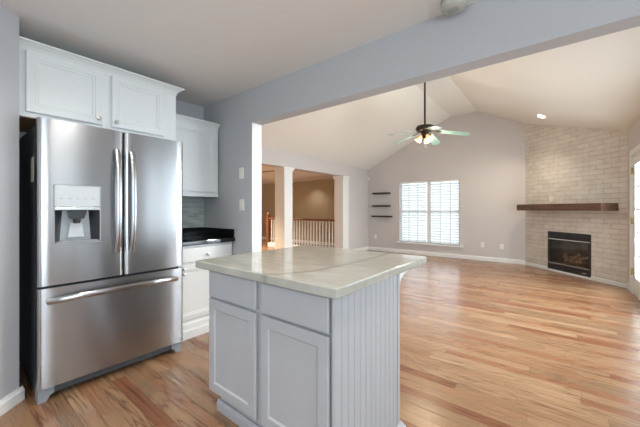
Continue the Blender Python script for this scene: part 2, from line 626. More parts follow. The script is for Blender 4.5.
wall('wall_left', 'paint_kitchen', 'y', KY0, KY1 + 0.12, KX0 - 0.12, KX0, 0, KZ)
wall('wall_divider', 'paint_kitchen', 'x', LX0 - 0.26, KX1, KY1, LY0, 0, 2.44, [(-2.425, 0.62, -1, OZ)],
     lambda mb: mb.prism([(LX0, 2.44), (LX1, 2.44), (RB, RZ + 0.02), (RA, RZ + 0.02)], 'y', KY1 + 0.061, LY0))
WIN = (-3.47, -1.90, 0.31, 1.97)
wall('wall_far', 'paint_living', 'x', LX0 - 0.1, LX1 + 0.12, LY1, LY1 + 0.14, 0, 2.38, [WIN], gable(LY1, LY1 + 0.14))
DOOR = (4.52, 6.22, -1, 1.99)
LWIN = (2.20, 3.00, 0.40, 2.10)
ADDED_LWIN = (3.12, 4.36, 0.40, 2.10)  # added opening, out of view, lets side fill in
wall('wall_right', 'paint_living', 'y', LY0, LY1, LX1, LX1 + 0.14, 0, ER + 0.08, [DOOR, LWIN, ADDED_LWIN])
BWIN = (1.02, 1.78, 0.85, 2.15)
ADDED_BWIN = (-1.60, 0.45, 0.55, 2.15)  # added opening, out of view, for the kitchen side fill
wall('wall_breakfast', 'paint_kitchen', 'y', KY0, KY1 + 0.12, KX1, KX1 + 0.14, 0, KZ, [BWIN, ADDED_BWIN])
ADDED_PDOOR = (-1.85, 0.15, -1, 2.05)  # added opening behind the camera for fill light
wall('wall_back', 'paint_kitchen', 'x', KX0 - 0.1, KX1 + 0.14, KY0 - 0.14, KY0, 0, KZ, [ADDED_PDOOR])
# wall with the columns, between living room and hall
COLW = 0.26
wall('wall_columns', 'paint_living', 'y', LY0, LY1, LX0 - COLW, LX0, 0, EL + 0.09, [(2.6, 6.86, -1, 2.10)])
wall('wall_hall', 'paint_hall', 'x', HX0, LX0 - COLW, HY1, HY1 + 0.1, 0, HZ)
wall('wall_hall_end', 'paint_hall', 'y', 1.9, HY1, HX0 - 0.1, HX0, 0, HZ)
wall('wall_hall_near', 'paint_hall', 'x', HX0, LX0 - COLW, 1.9, 2.0, 0, HZ)
# pantry corner: its diagonal face is the sliver at the left of the photograph
P0 = (-2.685, 0.306)
P1 = (-1.95, -0.429)
pantry = MB().prism([P0, P1, (-1.95, KY0), (KX0, KY0), (KX0, 0.296), (-2.70, 0.296)], 'z', 0, KZ)
struct(pantry.build('wall_pantry', 'paint_kitchen'))

# brick chimney breast across the corner
C0 = Vector((0.84, 6.55, 0))
DROT = math.radians(135)
FS0, FS1, FZ0, FZ1 = 0.554, 1.410, 0.036, 0.780


def zc(s):
    return ER + (s * 0.70711) * (RZ - ER) / (LX1 - RB)


bw = MB()
SE = 2.06
for s0, s1, z0, z1 in ((-0.05, FS0, 0, None), (FS1, SE, 0, None), (FS0, FS1, FZ1, None), (FS0, FS1, 0, FZ0)):
    if z1 is None:
        bw.prism([(s0, z0), (s1, z0), (s1, zc(s1) + 0.03), (s0, zc(s0) + 0.03)], 'y', -0.02, 0)
    else:
        bw.box(s0, s1, -0.02, 0, z0, z1)
brick = bw.build('wall_fireplace', 'limewashed_brick', local=True)
brick.location, brick.rotation_euler = C0, (0, 0, DROT)
struct(brick)


# baseboards ------------------------------------------------
def base_prof(h, d):
    return [(0, 0), (d, 0), (d, h * 0.72), (d * 0.6, h * 0.86), (d * 0.45, h), (0, h)]


def baseboard(name, p0, p1, side, h=0.10, d=0.016, mat='white_trim'):
    """moulding on the floor from p0 to p1; side=+1: projects to the left of the direction"""
    a, b_ = Vector((*p0, 0)), Vector((*p1, 0))
    u = (b_ - a).normalized()
    n = Vector((-u.y, u.x, 0)) * side
    pr = base_prof(h, d)
    vs = [a + n * q[0] + Vector((0, 0, q[1])) for q in pr] + [b_ + n * q[0] + Vector((0, 0, q[1])) for q in pr]
    k = len(pr)
    mb = MB().add(vs, [tuple(range(k)), tuple(range(k, 2 * k))] + [(i, (i + 1) % k, k + (i + 1) % k, k + i) for i in range(k)])
    return struct(mb.build(name, mat))


baseboard('baseboard_far', (LX0, LY1), (-0.56, LY1), -1)
baseboard('baseboard_left', (LX0, 6.92), (LX0, LY1), -1)
baseboard('baseboard_right', (LX1, 6.55), (LX1, 6.30), -1)
e_ = Vector((-0.70711, 0.70711))
bbf = MB()
for s0, s1, h in ((0.0, FS0 - 0.003, 0.066), (FS0 - 0.003, FS1 + 0.003, 0.036), (FS1 + 0.003, 1.975, 0.066)):
    bbf.prism([(0, 0), (0.014, 0), (0.014, h * 0.8), (0.006, h), (0, h)], 'x', s0, s1)
bbo = bbf.build('baseboard_fireplace', 'white_trim', local=True)
bbo.location, bbo.rotation_euler = C0, (0, 0, DROT)
struct(bbo)
ext = 0.012
baseboard('baseboard_pantry', (P0[0] - ext, P0[1] + ext), P1, 1, h=0.085, d=0.018)
baseboard('baseboard_hall', (HX0, HY1), (LX0 - COLW, HY1), -1, mat='white_trim')
struct(MB().box(-9.2, -5.6, 5.22, 5.30, HZ - 0.012, HZ).build('trim_1', 'oak_rail'))
# painted lining of the opening's left jamb
struct(MB().box(-2.4255, -2.421, KY1 - 0.001, LY0 + 0.001, 0, OZ - 0.001).build('trim_2', 'white_trim'))


# windows and glazed doors -----------------------------------
def window_unit(name, axis, at, inward, a0, a1, z0, z1, depth=0.05, cols=(), rail=True, sill=True):
    """white sash window: frame + mullion(s) + meeting rail, glass pane and sill, at plane `at`"""
    fw = 0.045
    P = (lambda mb, b0, b1, t0, t1, c0, c1: mb.box(b0, b1, t0, t1, c0, c1)) if axis == 'x' else \
        (lambda mb, b0, b1, t0, t1, c0, c1: mb.box(t0, t1, b0, b1, c0, c1))
    fr = MB()
    P(fr, a0, a0 + fw, at, at + depth, z0, z1)
    P(fr, a1 - fw, a1, at, at + depth, z0, z1)
    P(fr, a0 + fw, a1 - fw, at, at + depth, z0, z0 + fw)
    P(fr, a0 + fw, a1 - fw, at, at + depth, z1 - fw, z1)
    o = struct(fr.build(name, 'white_trim'))
    for c in cols:
        mb = MB()
        P(mb, c - 0.05, c + 0.05, at, at + depth, z0 + fw, z1 - fw)
        mb.build('mullion', 'white_trim', o)
    if rail:
        mb = MB()
        zm = (z0 + z1) / 2
        edges = [a0 + fw, *[q for c in cols for q in (c - 0.05, c + 0.05)], a1 - fw]
        for k in range(0, len(edges), 2):
            mb = MB()
            P(mb, edges[k], edges[k + 1], at + 0.005, at + depth - 0.005, zm - 0.03, zm + 0.03)
            mb.build('meeting_rail', 'white_trim', o)
    g = MB()
    P(g, a0 + fw, a1 - fw, at + depth * 0.5 - 0.002, at + depth * 0.5 + 0.002, z0 + fw, z1 - fw)
    g.build('glass_pane', 'window_glass', o)
    if sill:
        s = MB()
        i0, i1 = (at - 0.135, at) if inward < 0 else (at + depth, at + depth + 0.135)
        P(s, a0 - 0.09, a1 + 0.09, min(i0, i1), max(i0, i1), z0 - 0.035, z0)
        s.build('window_sill', 'white_trim', o, bevel=0.006)
    return o


w1 = window_unit('window_1', 'x', LY1 + 0.085, -1, *WIN, cols=(-2.685,))
ap = MB().box(WIN[0] - 0.04, WIN[1] + 0.04, LY1 - 0.016, LY1 - 0.0005, WIN[2] - 0.10, WIN[2] - 0.036).build('window_apron', 'paint_living', w1)
window_unit('window_2', 'y', LX1 + 0.08, -1, *LWIN, cols=(2.60,), sill=False)
window_unit('window_added_side', 'y', LX1 + 0.08, -1, *ADDED_LWIN, cols=(3.74,), sill=False)  # added unseen window, only there to carry side fill
window_unit('window_3', 'y', KX1 + 0.08, -1, *BWIN, cols=(), sill=False)
window_unit('window_added_picture', 'y', KX1 + 0.08, -1, *ADDED_BWIN, cols=(-0.575,), sill=False)  # added unseen window in front of the kitchen side fill


def glazed_leaf(parent, axis, at, a0, a1, z0, z1, ncol, nrow, stile=0.115, kick=0.24, d=0.045):
    P = (lambda mb, b0, b1, t0, t1, c0, c1: mb.box(b0, b1, t0, t1, c0, c1)) if axis == 'x' else \
        (lambda mb, b0, b1, t0, t1, c0, c1: mb.box(t0, t1, b0, b1, c0, c1))
    mb = MB()
    P(mb, a0, a0 + stile, at, at + d, z0, z1)
    P(mb, a1 - stile, a1, at, at + d, z0, z1)
    P(mb, a0 + stile, a1 - stile, at, at + d, z0, z0 + kick)
    P(mb, a0 + stile, a1 - stile, at, at + d, z1 - stile, z1)
    b0, b1, c0, c1 = a0 + stile, a1 - stile, z0 + kick, z1 - stile
    for k in range(1, ncol):
        x = b0 + (b1 - b0) * k / ncol
        P(mb, x - 0.011, x + 0.011, at + 0.012, at + d - 0.012, c0, c1)
    for k in range(1, nrow):
        z = c0 + (c1 - c0) * k / nrow
        P(mb, b0, b1, at + 0.0125, at + d - 0.0125, z - 0.011, z + 0.011)
    leaf = mb.build('door_leaf', 'white_trim', parent)
    g = MB()
    P(g, b0, b1, at + d / 2 - 0.002, at + d / 2 + 0.002, c0, c1)
    g.build('glass_pane', 'window_glass', leaf)
    return leaf


def casing(parent_name, axis, face, inward, a0, a1, z1, w=0.075, d=0.016):
    t0, t1 = (face - d, face) if inward < 0 else (face, face + d)
    P = (lambda mb, b0, b1, c0, c1: mb.box(b0, b1, t0, t1, c0, c1)) if axis == 'x' else \
        (lambda mb, b0, b1, c0, c1: mb.box(t0, t1, b0, b1, c0, c1))
    mb = MB()
    P(mb, a0 - w, a0, 0, z1 + w)
    P(mb, a1, a1 + w, 0, z1 + w)
    P(mb, a0, a1, z1, z1 + w)
    return struct(mb.build(parent_name, 'white_trim', bevel=0.004))


d1 = casing('door_1', 'y', LX1, -1, DOOR[0], DOOR[1], DOOR[3])
jb = MB()
jb.box(LX1, LX1 + 0.13, DOOR[1] - 0.02, DOOR[1], 0, DOOR[3])
jb.box(LX1, LX1 + 0.13, DOOR[0], DOOR[0] + 0.02, 0, DOOR[3])
jb.box(LX1, LX1 + 0.13, DOOR[0] + 0.02, DOOR[1] - 0.02, DOOR[3] - 0.02, DOOR[3])
jb.build('door_jamb', 'white_trim', d1)
mid = (DOOR[0] + DOOR[1]) / 2
lf = glazed_leaf(d1, 'y', LX1 + 0.012, mid + 0.003, DOOR[1] - 0.023, 0.012, DOOR[3] - 0.023, 3, 5)
for z in (1.77, 1.05, 0.32):
    hg = MB().box(LX1 - 0.006, LX1 + 0.010, DOOR[1] - 0.034, DOOR[1] - 0.012, z - 0.045, z + 0.045)
    hg.lathe([(0.007, z - 0.05), (0.007, z + 0.05)], (LX1 - 0.006, DOOR[1] - 0.022, 0), 8)
    hg.build('hinge', 'brass', d1)
lf2 = glazed_leaf(d1, 'y', LX1 + 0.012, DOOR[0] + 0.023, mid - 0.003, 0.012, DOOR[3] - 0.023, 3, 5)
d2 = casing('door_added_patio', 'x', KY0, 1, ADDED_PDOOR[0], ADDED_PDOOR[1], ADDED_PDOOR[3])  # added unseen door in front of the rear fill
pm = (ADDED_PDOOR[0] + ADDED_PDOOR[1]) / 2
glazed_leaf(d2, 'x', KY0 - 0.08, ADDED_PDOOR[0] + 0.003, pm - 0.003, 0.012, ADDED_PDOOR[3] - 0.003, 1, 1)
glazed_leaf(d2, 'x', KY0 - 0.08, pm + 0.003, ADDED_PDOOR[1] - 0.003, 0.012, ADDED_PDOOR[3] - 0.003, 1, 1)
gr = MB().box(0.99, 6, 2.2, 12, -0.25, -0.15).build('exterior_ground', 'deck')
struct(gr)

# tiled splash behind the counter
struct(MB().box(KX0, KX0 + 0.008, 1.27, KY1, 1.006, 1.372).build('wall_backsplash', 'stick_mosaic'))

# ------------------------------------------------------------------ columns
def column(y0, y1, label, cap_full):
    x1, x0 = LX0 + 0.012, LX0 - COLW - 0.012
    r = root('square_column', label, 'column', ((x0 + x1) / 2, (y0 + y1) / 2, 0), group=None)
    MB().box(x0, x1, y0, y1, 0, 2.03).build('shaft', 'white_trim', r)
    cp = MB()
    for k, (g, z0, z1) in enumerate(((0.010, 2.02, 2.035), (0.020, 2.035, 2.065), (0.034, 2.065, 2.0995))):
        cp.box(x0 - g, x1 + g, y0 - g, y1 + (g if cap_full else 0.0), z0, z1)
    cp.build('capital', 'white_trim', r)
    bs = MB()
    bs.box(x0 - 0.016, x1 + 0.016, y0 - 0.016, y1 + (0.016 if cap_full else 0.0), 0, 0.14)
    bs.build('plinth', 'white_trim', r, bevel=0.005)
    return r


column(4.42, 4.66, 'free-standing square white column with small capital, railing seen on both its sides', True)
column(6.59, 6.86, 'square white column built against the end of the grey wall beyond the railing', False)

# ------------------------------------------------------------------ stair railing in the hall
RY = 6.62
rl = root('stair_railing', 'hall stair railing with white balusters and dark wooden handrail', 'railing', (-6.2, RY, 0))
MB().box(-7.36, LX0 - COLW, RY - 0.07, RY + 0.07, 0, 0.13).build('curb', 'baluster_white', rl, bevel=0.006)
hr = MB().prism([(RY - 0.030, 0.885), (RY + 0.030, 0.885), (RY + 0.034, 0.915), (RY + 0.022, 0.938), (RY - 0.022, 0.938), (RY - 0.034, 0.915)],
                'x', -7.36, LX0 - COLW)
hr.build('handrail', 'oak_rail', rl, bevel=0.004)
bal = MB()
bal.lathe([(0.016, 0.13), (0.016, 0.30), (0.020, 0.31), (0.014, 0.33), (0.018, 0.42), (0.011, 0.80), (0.012, 0.886)], (-7.24, RY, 0), 10)
b0 = bal.build('baluster', 'baluster_white', rl, smooth=True)
for k in range(1, 23):
    c = b0.copy()
    COL.objects.link(c)
    c.parent = rl
    c.location.x = k * 0.110
nw = MB().box(-7.45, -7.36, RY - 0.045, RY + 0.045, 0, 1.02)
nw.lathe([(0.055, 1.02), (0.058, 1.035), (0.03, 1.05), (0.045, 1.075), (0.035, 1.10), (0.0, 1.115)], (-7.405, RY, 0), 14)
nw.build('newel_post', 'oak_rail', rl)

# ------------------------------------------------------------------ refrigerator
FY0, FY1, FXF, FXD, FXB = 0.365, 1.280, -2.492, -2.565, -3.27
fr = root('refrigerator', 'tall stainless steel french door refrigerator with ice dispenser and bottom freezer', 'refrigerator', (-2.9, 0.81, 0))
MB().box(FXB, FXD - 0.006, FY0 + 0.006, FY1 - 0.006, 0.035, 1.765).build('cabinet_body', 'fridge_side', fr, bevel=0.008)


def front_x(y, y0, y1):
    """gently bowed door skin with rolled edges"""
    t = (y - y0) / (y1 - y0)
    e = min(y - y0, y1 - y)
    roll = 0.0
    R = 0.022
    if e < R:
        roll = R - math.sqrt(max(0, R * R - (R - e) ** 2))
    bow = 0.003 * (1 - (2 * t - 1) ** 2)
    return FXF - 0.007 + bow - roll


def door_skin(y0, y1, z0, z1, hole=None):
    ys = [y0, y0 + 0.0006, y0 + 0.003, y0 + 0.007, y0 + 0.013, y0 + 0.022]
    inner = [y0 + 0.022 + (y1 - y0 - 0.044) * k / 10 for k in range(1, 10)]
    ys += inner + [y1 - 0.022, y1 - 0.013, y1 - 0.007, y1 - 0.003, y1 - 0.0006, y1]
    zs = [z0, z1]
    if hole:
        ys = sorted(set([y for y in ys if all(abs(y - q) > 0.004 for q in hole[:2])] + list(hole[:2])))
        zs = [z0, hole[2], hole[3], z1]
    mb = MB()
    vs, idx = [], {}
    for j, z in enumerate(zs):
        for i, y in enumerate(ys):
            idx[i, j] = len(vs)
            vs.append((front_x(y, y0, y1), y, z))
    nb = len(vs)
    for j, z in enumerate(zs):
        for i in (0, len(ys) - 1):
            idx['b', i, j] = len(vs)
            vs.append((FXD, ys[i], z))
    fs = []
    for j in range(len(zs) - 1):
        for i in range(len(ys) - 1):
            if hole and hole[0] - 1e-6 <= ys[i] and ys[i + 1] <= hole[1] + 1e-6 and j == 1:
                continue
            fs.append((idx[i, j], idx[i + 1, j], idx[i + 1, j + 1], idx[i, j + 1]))
        fs.append((idx['b', 0, j], idx[0, j], idx[0, j + 1], idx['b', 0, j + 1]))
        n = len(ys) - 1
        fs.append((idx[n, j], idx['b', n, j], idx['b', n, j + 1], idx[n, j + 1]))
    n, t = len(ys) - 1, len(zs) - 1
    fs.append(tuple([idx['b', 0, 0], idx['b', n, 0]] + [idx[i, 0] for i in range(n, -1, -1)]))
    fs.append(tuple([idx['b', 0, t]] + [idx[i, t] for i in range(n + 1)] + [idx['b', n, t]]))
    if not hole:
        fs.append((idx['b', 0, 0], idx['b', 0, t], idx['b', n, t], idx['b', n, 0]))
    return mb.add(vs, fs)


HOLE = (0.437, 0.688, 0.992, 1.378)
SPLIT = 0.832
ld = door_skin(FY0, SPLIT - 0.003, 0.738, 1.787, HOLE).build('door', 'stainless', fr, smooth=True)
rd = door_skin(SPLIT + 0.003, FY1, 0.738, 1.787).build('door', 'stainless', fr, smooth=True)
fz = door_skin(FY0, FY1, 0.10, 0.722).build('freezer_drawer', 'stainless', fr, smooth=True)


def bow_handle(y, z0, z1):
    pts = []
    for k in range(15):
        t = k / 14
        z = z0 + (z1 - z0) * t
        x = FXF + 0.006 + 0.046 * (1 - abs(2 * t - 1) ** 3.2)
        pts.append((x, y, z))
    return MB().tube(pts, 0.019, 0.009, up=(1, 0, 0), n=14)


bow_handle(SPLIT - 0.048, 0.905, 1.645).build('handle', 'stainless', ld, smooth=True)
bow_handle(SPLIT + 0.048, 0.905, 1.645).build('handle', 'stainless', rd, smooth=True)
pts = []
for k in range(21):
    t = k / 20
    y = 0.405 + (1.222 - 0.405) * t
    b_ = 1 - abs(2 * t - 1) ** 3.5
    pts.append((FXF + 0.006 + 0.050 * b_, y, 0.640 + 0.016 * b_))
MB().tube(pts, 0.010, 0.019, up=(0, 0, 1), n=14).build('handle', 'stainless', fz, smooth=True)
# dispenser
y0, y1, z0, z1 = HOLE
xf = FXF - 0.002
dp = MB()
fw = 0.006
dp.box(xf - 0.01, xf + 0.003, y0, y0 + fw, z0, z1).box(xf - 0.01, xf + 0.003, y1 - fw, y1, z0, z1)
dp.box(xf - 0.01, xf + 0.003, y0 + fw, y1 - fw, z0, z0 + fw).box(xf - 0.01, xf + 0.003, y0 + fw, y1 - fw, z1 - fw, z1)
disp = dp.build('dispenser_frame', 'ink_grey', ld)
MB().box(xf - 0.012, xf + 0.002, y0 + fw, y1 - fw, 1.236, z1 - fw).build('control_panel', 'display_grey', disp, bevel=0.003)
MB().box(xf - 0.012, xf + 0.005, y0 + fw, y1 - fw, 1.212, 1.234).build('panel_trim', 'chrome_strip', disp, bevel=0.003)
nc = MB()
xb = xf - 0.062
yy0, yy1, zz0, zz1 = y0 + fw, y1 - fw, z0 + fw, 1.212
ins = 0.035
V_ = [(xf - 0.004, yy0, zz0), (xf - 0.004, yy1, zz0), (xf - 0.004, yy1, zz1), (xf - 0.004, yy0, zz1),
      (xb, yy0 + ins, zz0), (xb, yy1 - ins, zz0), (xb, yy1 - ins * 1.4, zz1), (xb, yy0 + ins * 1.4, zz1)]
nc.add(V_, [(4, 5, 6, 7), (0, 1, 5, 4), (3, 7, 6, 2)])
nch = nc.build('dispenser_niche', 'niche_grey', disp)
for q in ((0, 4, 7, 3), (1, 2, 6, 5)):
    MB().add([V_[i] for i in q], [(0, 1, 2, 3)]).build('niche_cheek', 'nozzle_black', disp)
ym = (y0 + y1) / 2
nz = MB().prism([(ym - 0.052, 1.212), (ym + 0.052, 1.212), (ym + 0.036, 1.155), (ym - 0.036, 1.155)], 'x', xf - 0.055, xf - 0.008)
nz.lathe([(0.018, 1.125), (0.022, 1.156)], (xf - 0.03, ym, 0), 12)
nz.build('spout', 'nozzle_black', disp, bevel=0.003)
MB().prism([(ym - 0.032, 1.13), (ym + 0.032, 1.13), (ym + 0.045, 1.03), (ym - 0.045, 1.03)], 'x', xf - 0.060, xf - 0.050).build('paddle', 'display_grey', disp, bevel=0.004)
MB().box(xf - 0.055, xf + 0.001, y0 + 0.012, y1 - 0.012, z0 + fw, z0 + fw + 0.012).build('drip_tray', 'fridge_plastic', disp, bevel=0.003)
for i in range(5):
    yb = y0 + 0.03 + i * 0.042
    MB().box(xf + 0.002, xf + 0.0026, yb, yb + 0.016, 1.285, 1.289).build('control_mark', 'ink_grey', disp)
# kick grille and feet
gk = MB().box(FXD - 0.02, FXD + 0.02, FY0 + 0.085, FY1 - 0.085, 0.042, 0.096)
for i in range(14):
    yb = FY0 + 0.11 + i * 0.048
    gk.box(FXD + 0.02, FXD + 0.026, yb, yb + 0.034, 0.055, 0.084)
gk.build('kick_grille', 'fridge_grille', fr)
for a, b_ in ((FY0 + 0.004, FY0 + 0.085), (FY1 - 0.085, FY1 - 0.004)):
    s = 1 if a < 0.8 else -1
    i0 = a if s > 0 else b_
    pf = [(i0, 0.0), (i0, 0.097), (i0 + s * 0.081, 0.097), (i0 + s * 0.081, 0.045), (i0 + s * 0.06, 0.035), (i0 + s * 0.045, 0.0)]
    MB().prism(pf, 'x', FXD - 0.055, FXD + 0.032).build('foot', 'fridge_plastic', fr, bevel=0.004)
for yy in (FY0 + 0.05, FY1 - 0.05):
    MB().box(FXD - 0.10, FXD + 0.045, yy - 0.03, yy + 0.03, 1.7655, 1.786).build('hinge_cover', 'fridge_side', fr, bevel=0.006) if False else None
MB().box(-2.77, -2.665, FY0 + 0.0045, FY0 + 0.0058, 1.40, 1.56).build('sticker', 'sticker', fr)

# ------------------------------------------------------------------ cabinets
def knob(parent, p, ax, mat='nickel'):
    mb = MB().lathe([(0.009, 0), (0.007, 0.004), (0.0055, 0.012), (0.012, 0.017), (0.0155, 0.023), (0.013, 0.029), (0.0, 0.031)], p, 14, ax)
    return mb.build('knob', mat, parent, smooth=True)


RAISED = [(0.0, 0.003), (0.003, 0.0), (0.044, 0.0), (0.049, 0.005), (0.060, 0.005), (0.066, 0.010)]
SHAKER = [(0.0, 0.004), (0.004, 0.0), (0.052, 0.0), (0.060, 0.008)]


def crown(name, parent, pts, z0, z1, proj, mat):
    """moulding that follows the plan polyline pts (outside to the right of travel)"""
    prof = [(0.0, z0), (0.006, z0), (0.006, z0 + 0.25 * (z1 - z0)), (0.35 * proj, z0 + 0.5 * (z1 - z0)), (0.8 * proj, z0 + 0.78 * (z1 - z0)),
            (proj, z0 + 0.82 * (z1 - z0)), (proj, z1), (0.0, z1)]
    P = [Vector((*p, 0)) for p in pts]
    offs = []
    for i, p in enumerate(P):
        ns = []
        if i > 0:
            d = (P[i] - P[i - 1]).normalized()
            ns.append(Vector((d.y, -d.x, 0)))
        if i < len(P) - 1:
            d = (P[i + 1] - P[i]).normalized()
            ns.append(Vector((d.y, -d.x, 0)))
        n = sum(ns, Vector((0, 0, 0)))
        offs.append(n if len(ns) == 1 else n / (1 + ns[0].dot(ns[1])))
    k = len(prof)
    vs = [P[i] + offs[i] * q[0] + Vector((0, 0, q[1])) for i in range(len(P)) for q in prof]
    fs = [tuple(range(k)), tuple(range((len(P) - 1) * k, len(P) * k))]
    for i in range(len(P) - 1):
        for j in range(k):
            a, b_ = i * k + j, i * k + (j + 1) % k
            fs.append((a, b_, b_ + k, a + k))
    return MB().add(vs, fs).build(name, mat, parent)


Y_, Z_ = (0, 1, 0), (0, 0, 1)
# over the refrigerator (faces +x: u = +y, v = +z, u x v = +x)
AX, AY0, AY1, AZ0, AZ1 = -2.755, 0.308, 1.338, 1.832, 2.30
ca = root('wall_cabinet', 'white two-door wall cabinet with crown moulding above the refrigerator', 'cabinet', (-3.05, 0.82, AZ0))
MB().box(KX0 + 0.001, AX, AY0, AY1, AZ0, AZ1).build('carcass', 'white_cabinet', ca)
MB().box(KX0 + 0.02, AX - 0.02, AY0 + 0.018, AY1 - 0.018, AZ0 - 0.003, AZ0 - 0.0002).build('underside', 'raw_wood', ca)
dA = MB().panel((AX + 0.001, 0.343, 1.864), Y_, Z_, 0.425, 0.405, 0.019, RAISED).build('door', 'white_cabinet', ca)
dB = MB().panel((AX + 0.001, 0.828, 1.864), Y_, Z_, 0.40, 0.405, 0.019, RAISED).build('door', 'white_cabinet', ca)
knob(dA, (AX + 0.02, 0.740, 1.905), (1, 0, 0))
knob(dB, (AX + 0.02, 0.856, 1.905), (1, 0, 0))
crown('crown_moulding', ca, [(AX, AY0), (AX, AY1), (KX0 + 0.02, AY1)], 2.262, 2.328, 0.055, 'white_cabinet')

# narrow wall cabinet in the corner
BX, BY0, BY1, BZ0, BZ1 = -3.005, 1.345, 1.936, 1.375, 2.12
cb_ = root('wall_cabinet', 'shallow white wall cabinet in the corner above the black counter', 'cabinet', (-3.16, 1.64, BZ0))
MB().box(KX0 + 0.001, BX, BY0, BY1, BZ0, BZ1).build('carcass', 'white_cabinet', cb_)
dC = MB().panel((BX + 0.001, 1.38, 1.405), Y_, Z_, 0.52, 0.685, 0.019, RAISED).build('door', 'white_cabinet', cb_)
MB().box(KX0 + 0.03, BX + 0.012, BY0, BY1, BZ0 - 0.022, BZ0 - 0.0003).build('light_rail', 'white_cabinet', cb_, bevel=0.003)
crown('crown_moulding', cb_, [(BX, BY0 - 0.01), (BX, BY1)], 2.100, 2.165, 0.05, 'white_cabinet')

# base cabinet in the corner
CX, CY0, CY1 = -2.745, 1.285, 1.940
cc = root('base_cabinet', 'white base cabinet under the black counter beside the refrigerator', 'cabinet', (-3.03, 1.61, 0))
MB().box(KX0 + 0.001, CX, CY0, CY1, 0.10, 0.874).build('carcass', 'white_cabinet', cc)
dw = MB().panel((CX + 0.001, 1.335, 0.712), Y_, Z_, 0.585, 0.140, 0.019, [(0, 0.004), (0.005, 0)]).build('drawer', 'white_cabinet', cc)
knob(dw, (CX + 0.02, 1.640, 0.772), (1, 0, 0))
dD = MB().panel((CX + 0.001, 1.335, 0.175), Y_, Z_, 0.585, 0.515, 0.019, RAISED).build('door', 'white_cabinet', cc)
knob(dD, (CX + 0.02, 1.392, 0.660), (1, 0, 0))
knob(dD, (CX + 0.02, 1.392, 0.612), (1, 0, 0))
tk = MB().prism([(CX - 0.01, 0), (CX + 0.030, 0), (CX + 0.030, 0.075), (CX + 0.018, 0.088), (CX + 0.014, 0.13), (CX + 0.003, 0.15), (CX - 0.01, 0.15)], 'y', CY0, CY1)
# (prism on y takes (x, z) points)
tk.build('base_moulding', 'white_cabinet', cc)

gt = root('granite_counter', 'polished black granite counter with low upstand in the kitchen corner', 'countertop', (-3.02, 1.61, 0.875))
MB().box(KX0 + 0.001, -2.700, 1.280, KY1 - 0.001, 0.8755, 0.915).build('slab', 'black_granite', gt, bevel=0.004)
MB().box(KX0 + 0.009, KX0 + 0.029, 1.280, KY1 - 0.022, 0.9153, 1.005).build('upstand', 'black_granite', gt, bevel=0.002)
MB().box(KX0 + 0.009, -2.715, KY1 - 0.0215, KY1 - 0.001, 0.9153, 1.005).build('upstand', 'black_granite', gt, bevel=0.002)

# ------------------------------------------------------------------ island
IX0, IX1, IY0, IY1 = -1.612, -0.692, 0.984, 1.585
isl = root('kitchen_island', 'pale grey painted kitchen island with two doors, two drawers and beadboard end', 'island', (-1.15, 1.28, 0))
MB().box(IX0, IX1 - 0.012, IY0, IY1 - 0.012, 0.162, 0.874).box(IX0 + 0.002, IX1 - 0.02, IY0 + 0.075, IY1 - 0.02, 0, 0.162).build('carcass', 'island_paint', isl)
X_ = (1, 0, 0)   # faces -y: u = +x, v = +z, u x v = -y
for (xa, xb) in ((-1.590, -1.176), (-1.136, -0.724)):
    MB().panel((xa, IY0 - 0.001, 0.716), X_, Z_, xb - xa, 0.147, 0.019, [(0, 0.004), (0.004, 0), (0.010, 0.0)]).build('drawer', 'island_paint', isl)
    MB().panel((xa, IY0 - 0.001, 0.172), X_, Z_, xb - xa, 0.531, 0.019, SHAKER).build('door', 'island_paint', isl)
# beadboard end: grooved sheet facing +x
bb = []
n = 12
y0b, y1b = IY0 - 0.016, IY1 - 0.03
stp = (y1b - y0b) / n
for k in range(n):
    a = y0b + k * stp
    bb += [(IX1, a + 0.004), (IX1, a + stp * 0.88), (IX1 - 0.0025, a + stp * 0.91), (IX1, a + stp * 0.925), (IX1 - 0.0035, a + stp * 0.975)]
poly = [(IX1 - 0.012, y0b)] + bb + [(IX1 - 0.004, y1b), (IX1 - 0.012, y1b)]
MB().prism(poly, 'z', 0.02, 0.874).build('beadboard_panel', 'island_paint', isl)
MB().box(IX1 - 0.04, IX1 + 0.004, IY1 - 0.029, IY1, 0.02, 0.874).build('corner_trim', 'island_paint', isl, bevel=0.003)
bs = [(0.0, 0.0), (0.024, 0.0), (0.024, 0.010), (0.012, 0.030), (0.006, 0.040), (0.0, 0.040)]
sh = MB()
sh.add(*(lambda P, o1, o2: ([Vector((P[0].x + q[0] if True else 0, P[0].y, q[1])) for q in bs] +
                            [Vector((P[1].x + q[0], P[1].y + q[0], q[1])) for q in bs] +
                            [Vector((P[2].x, P[2].y + q[0], q[1])) for q in bs],
                            [tuple(range(6)), tuple(range(12, 18))] +
                            [(i * 6 + j, i * 6 + (j + 1) % 6, (i + 1) * 6 + (j + 1) % 6, (i + 1) * 6 + j) for i in range(2) for j in range(6)]))
       ([Vector((IX1 + 0.004, IY0 - 0.016, 0)), Vector((IX1 + 0.004, IY1, 0)), Vector((IX0, IY1, 0))], 0, 0))
sh.build('base_shoe', 'island_paint', isl)
MB().prism([(IY0 + 0.074, 0.0), (IY0 + 0.052, 0.0), (IY0 + 0.052, 0.045), (IY0 + 0.062, 0.062), (IY0 + 0.074, 0.062)], 'x', IX0 - 0.012, IX1 - 0.013).build('toe_moulding', 'island_paint', isl, bevel=0.003)
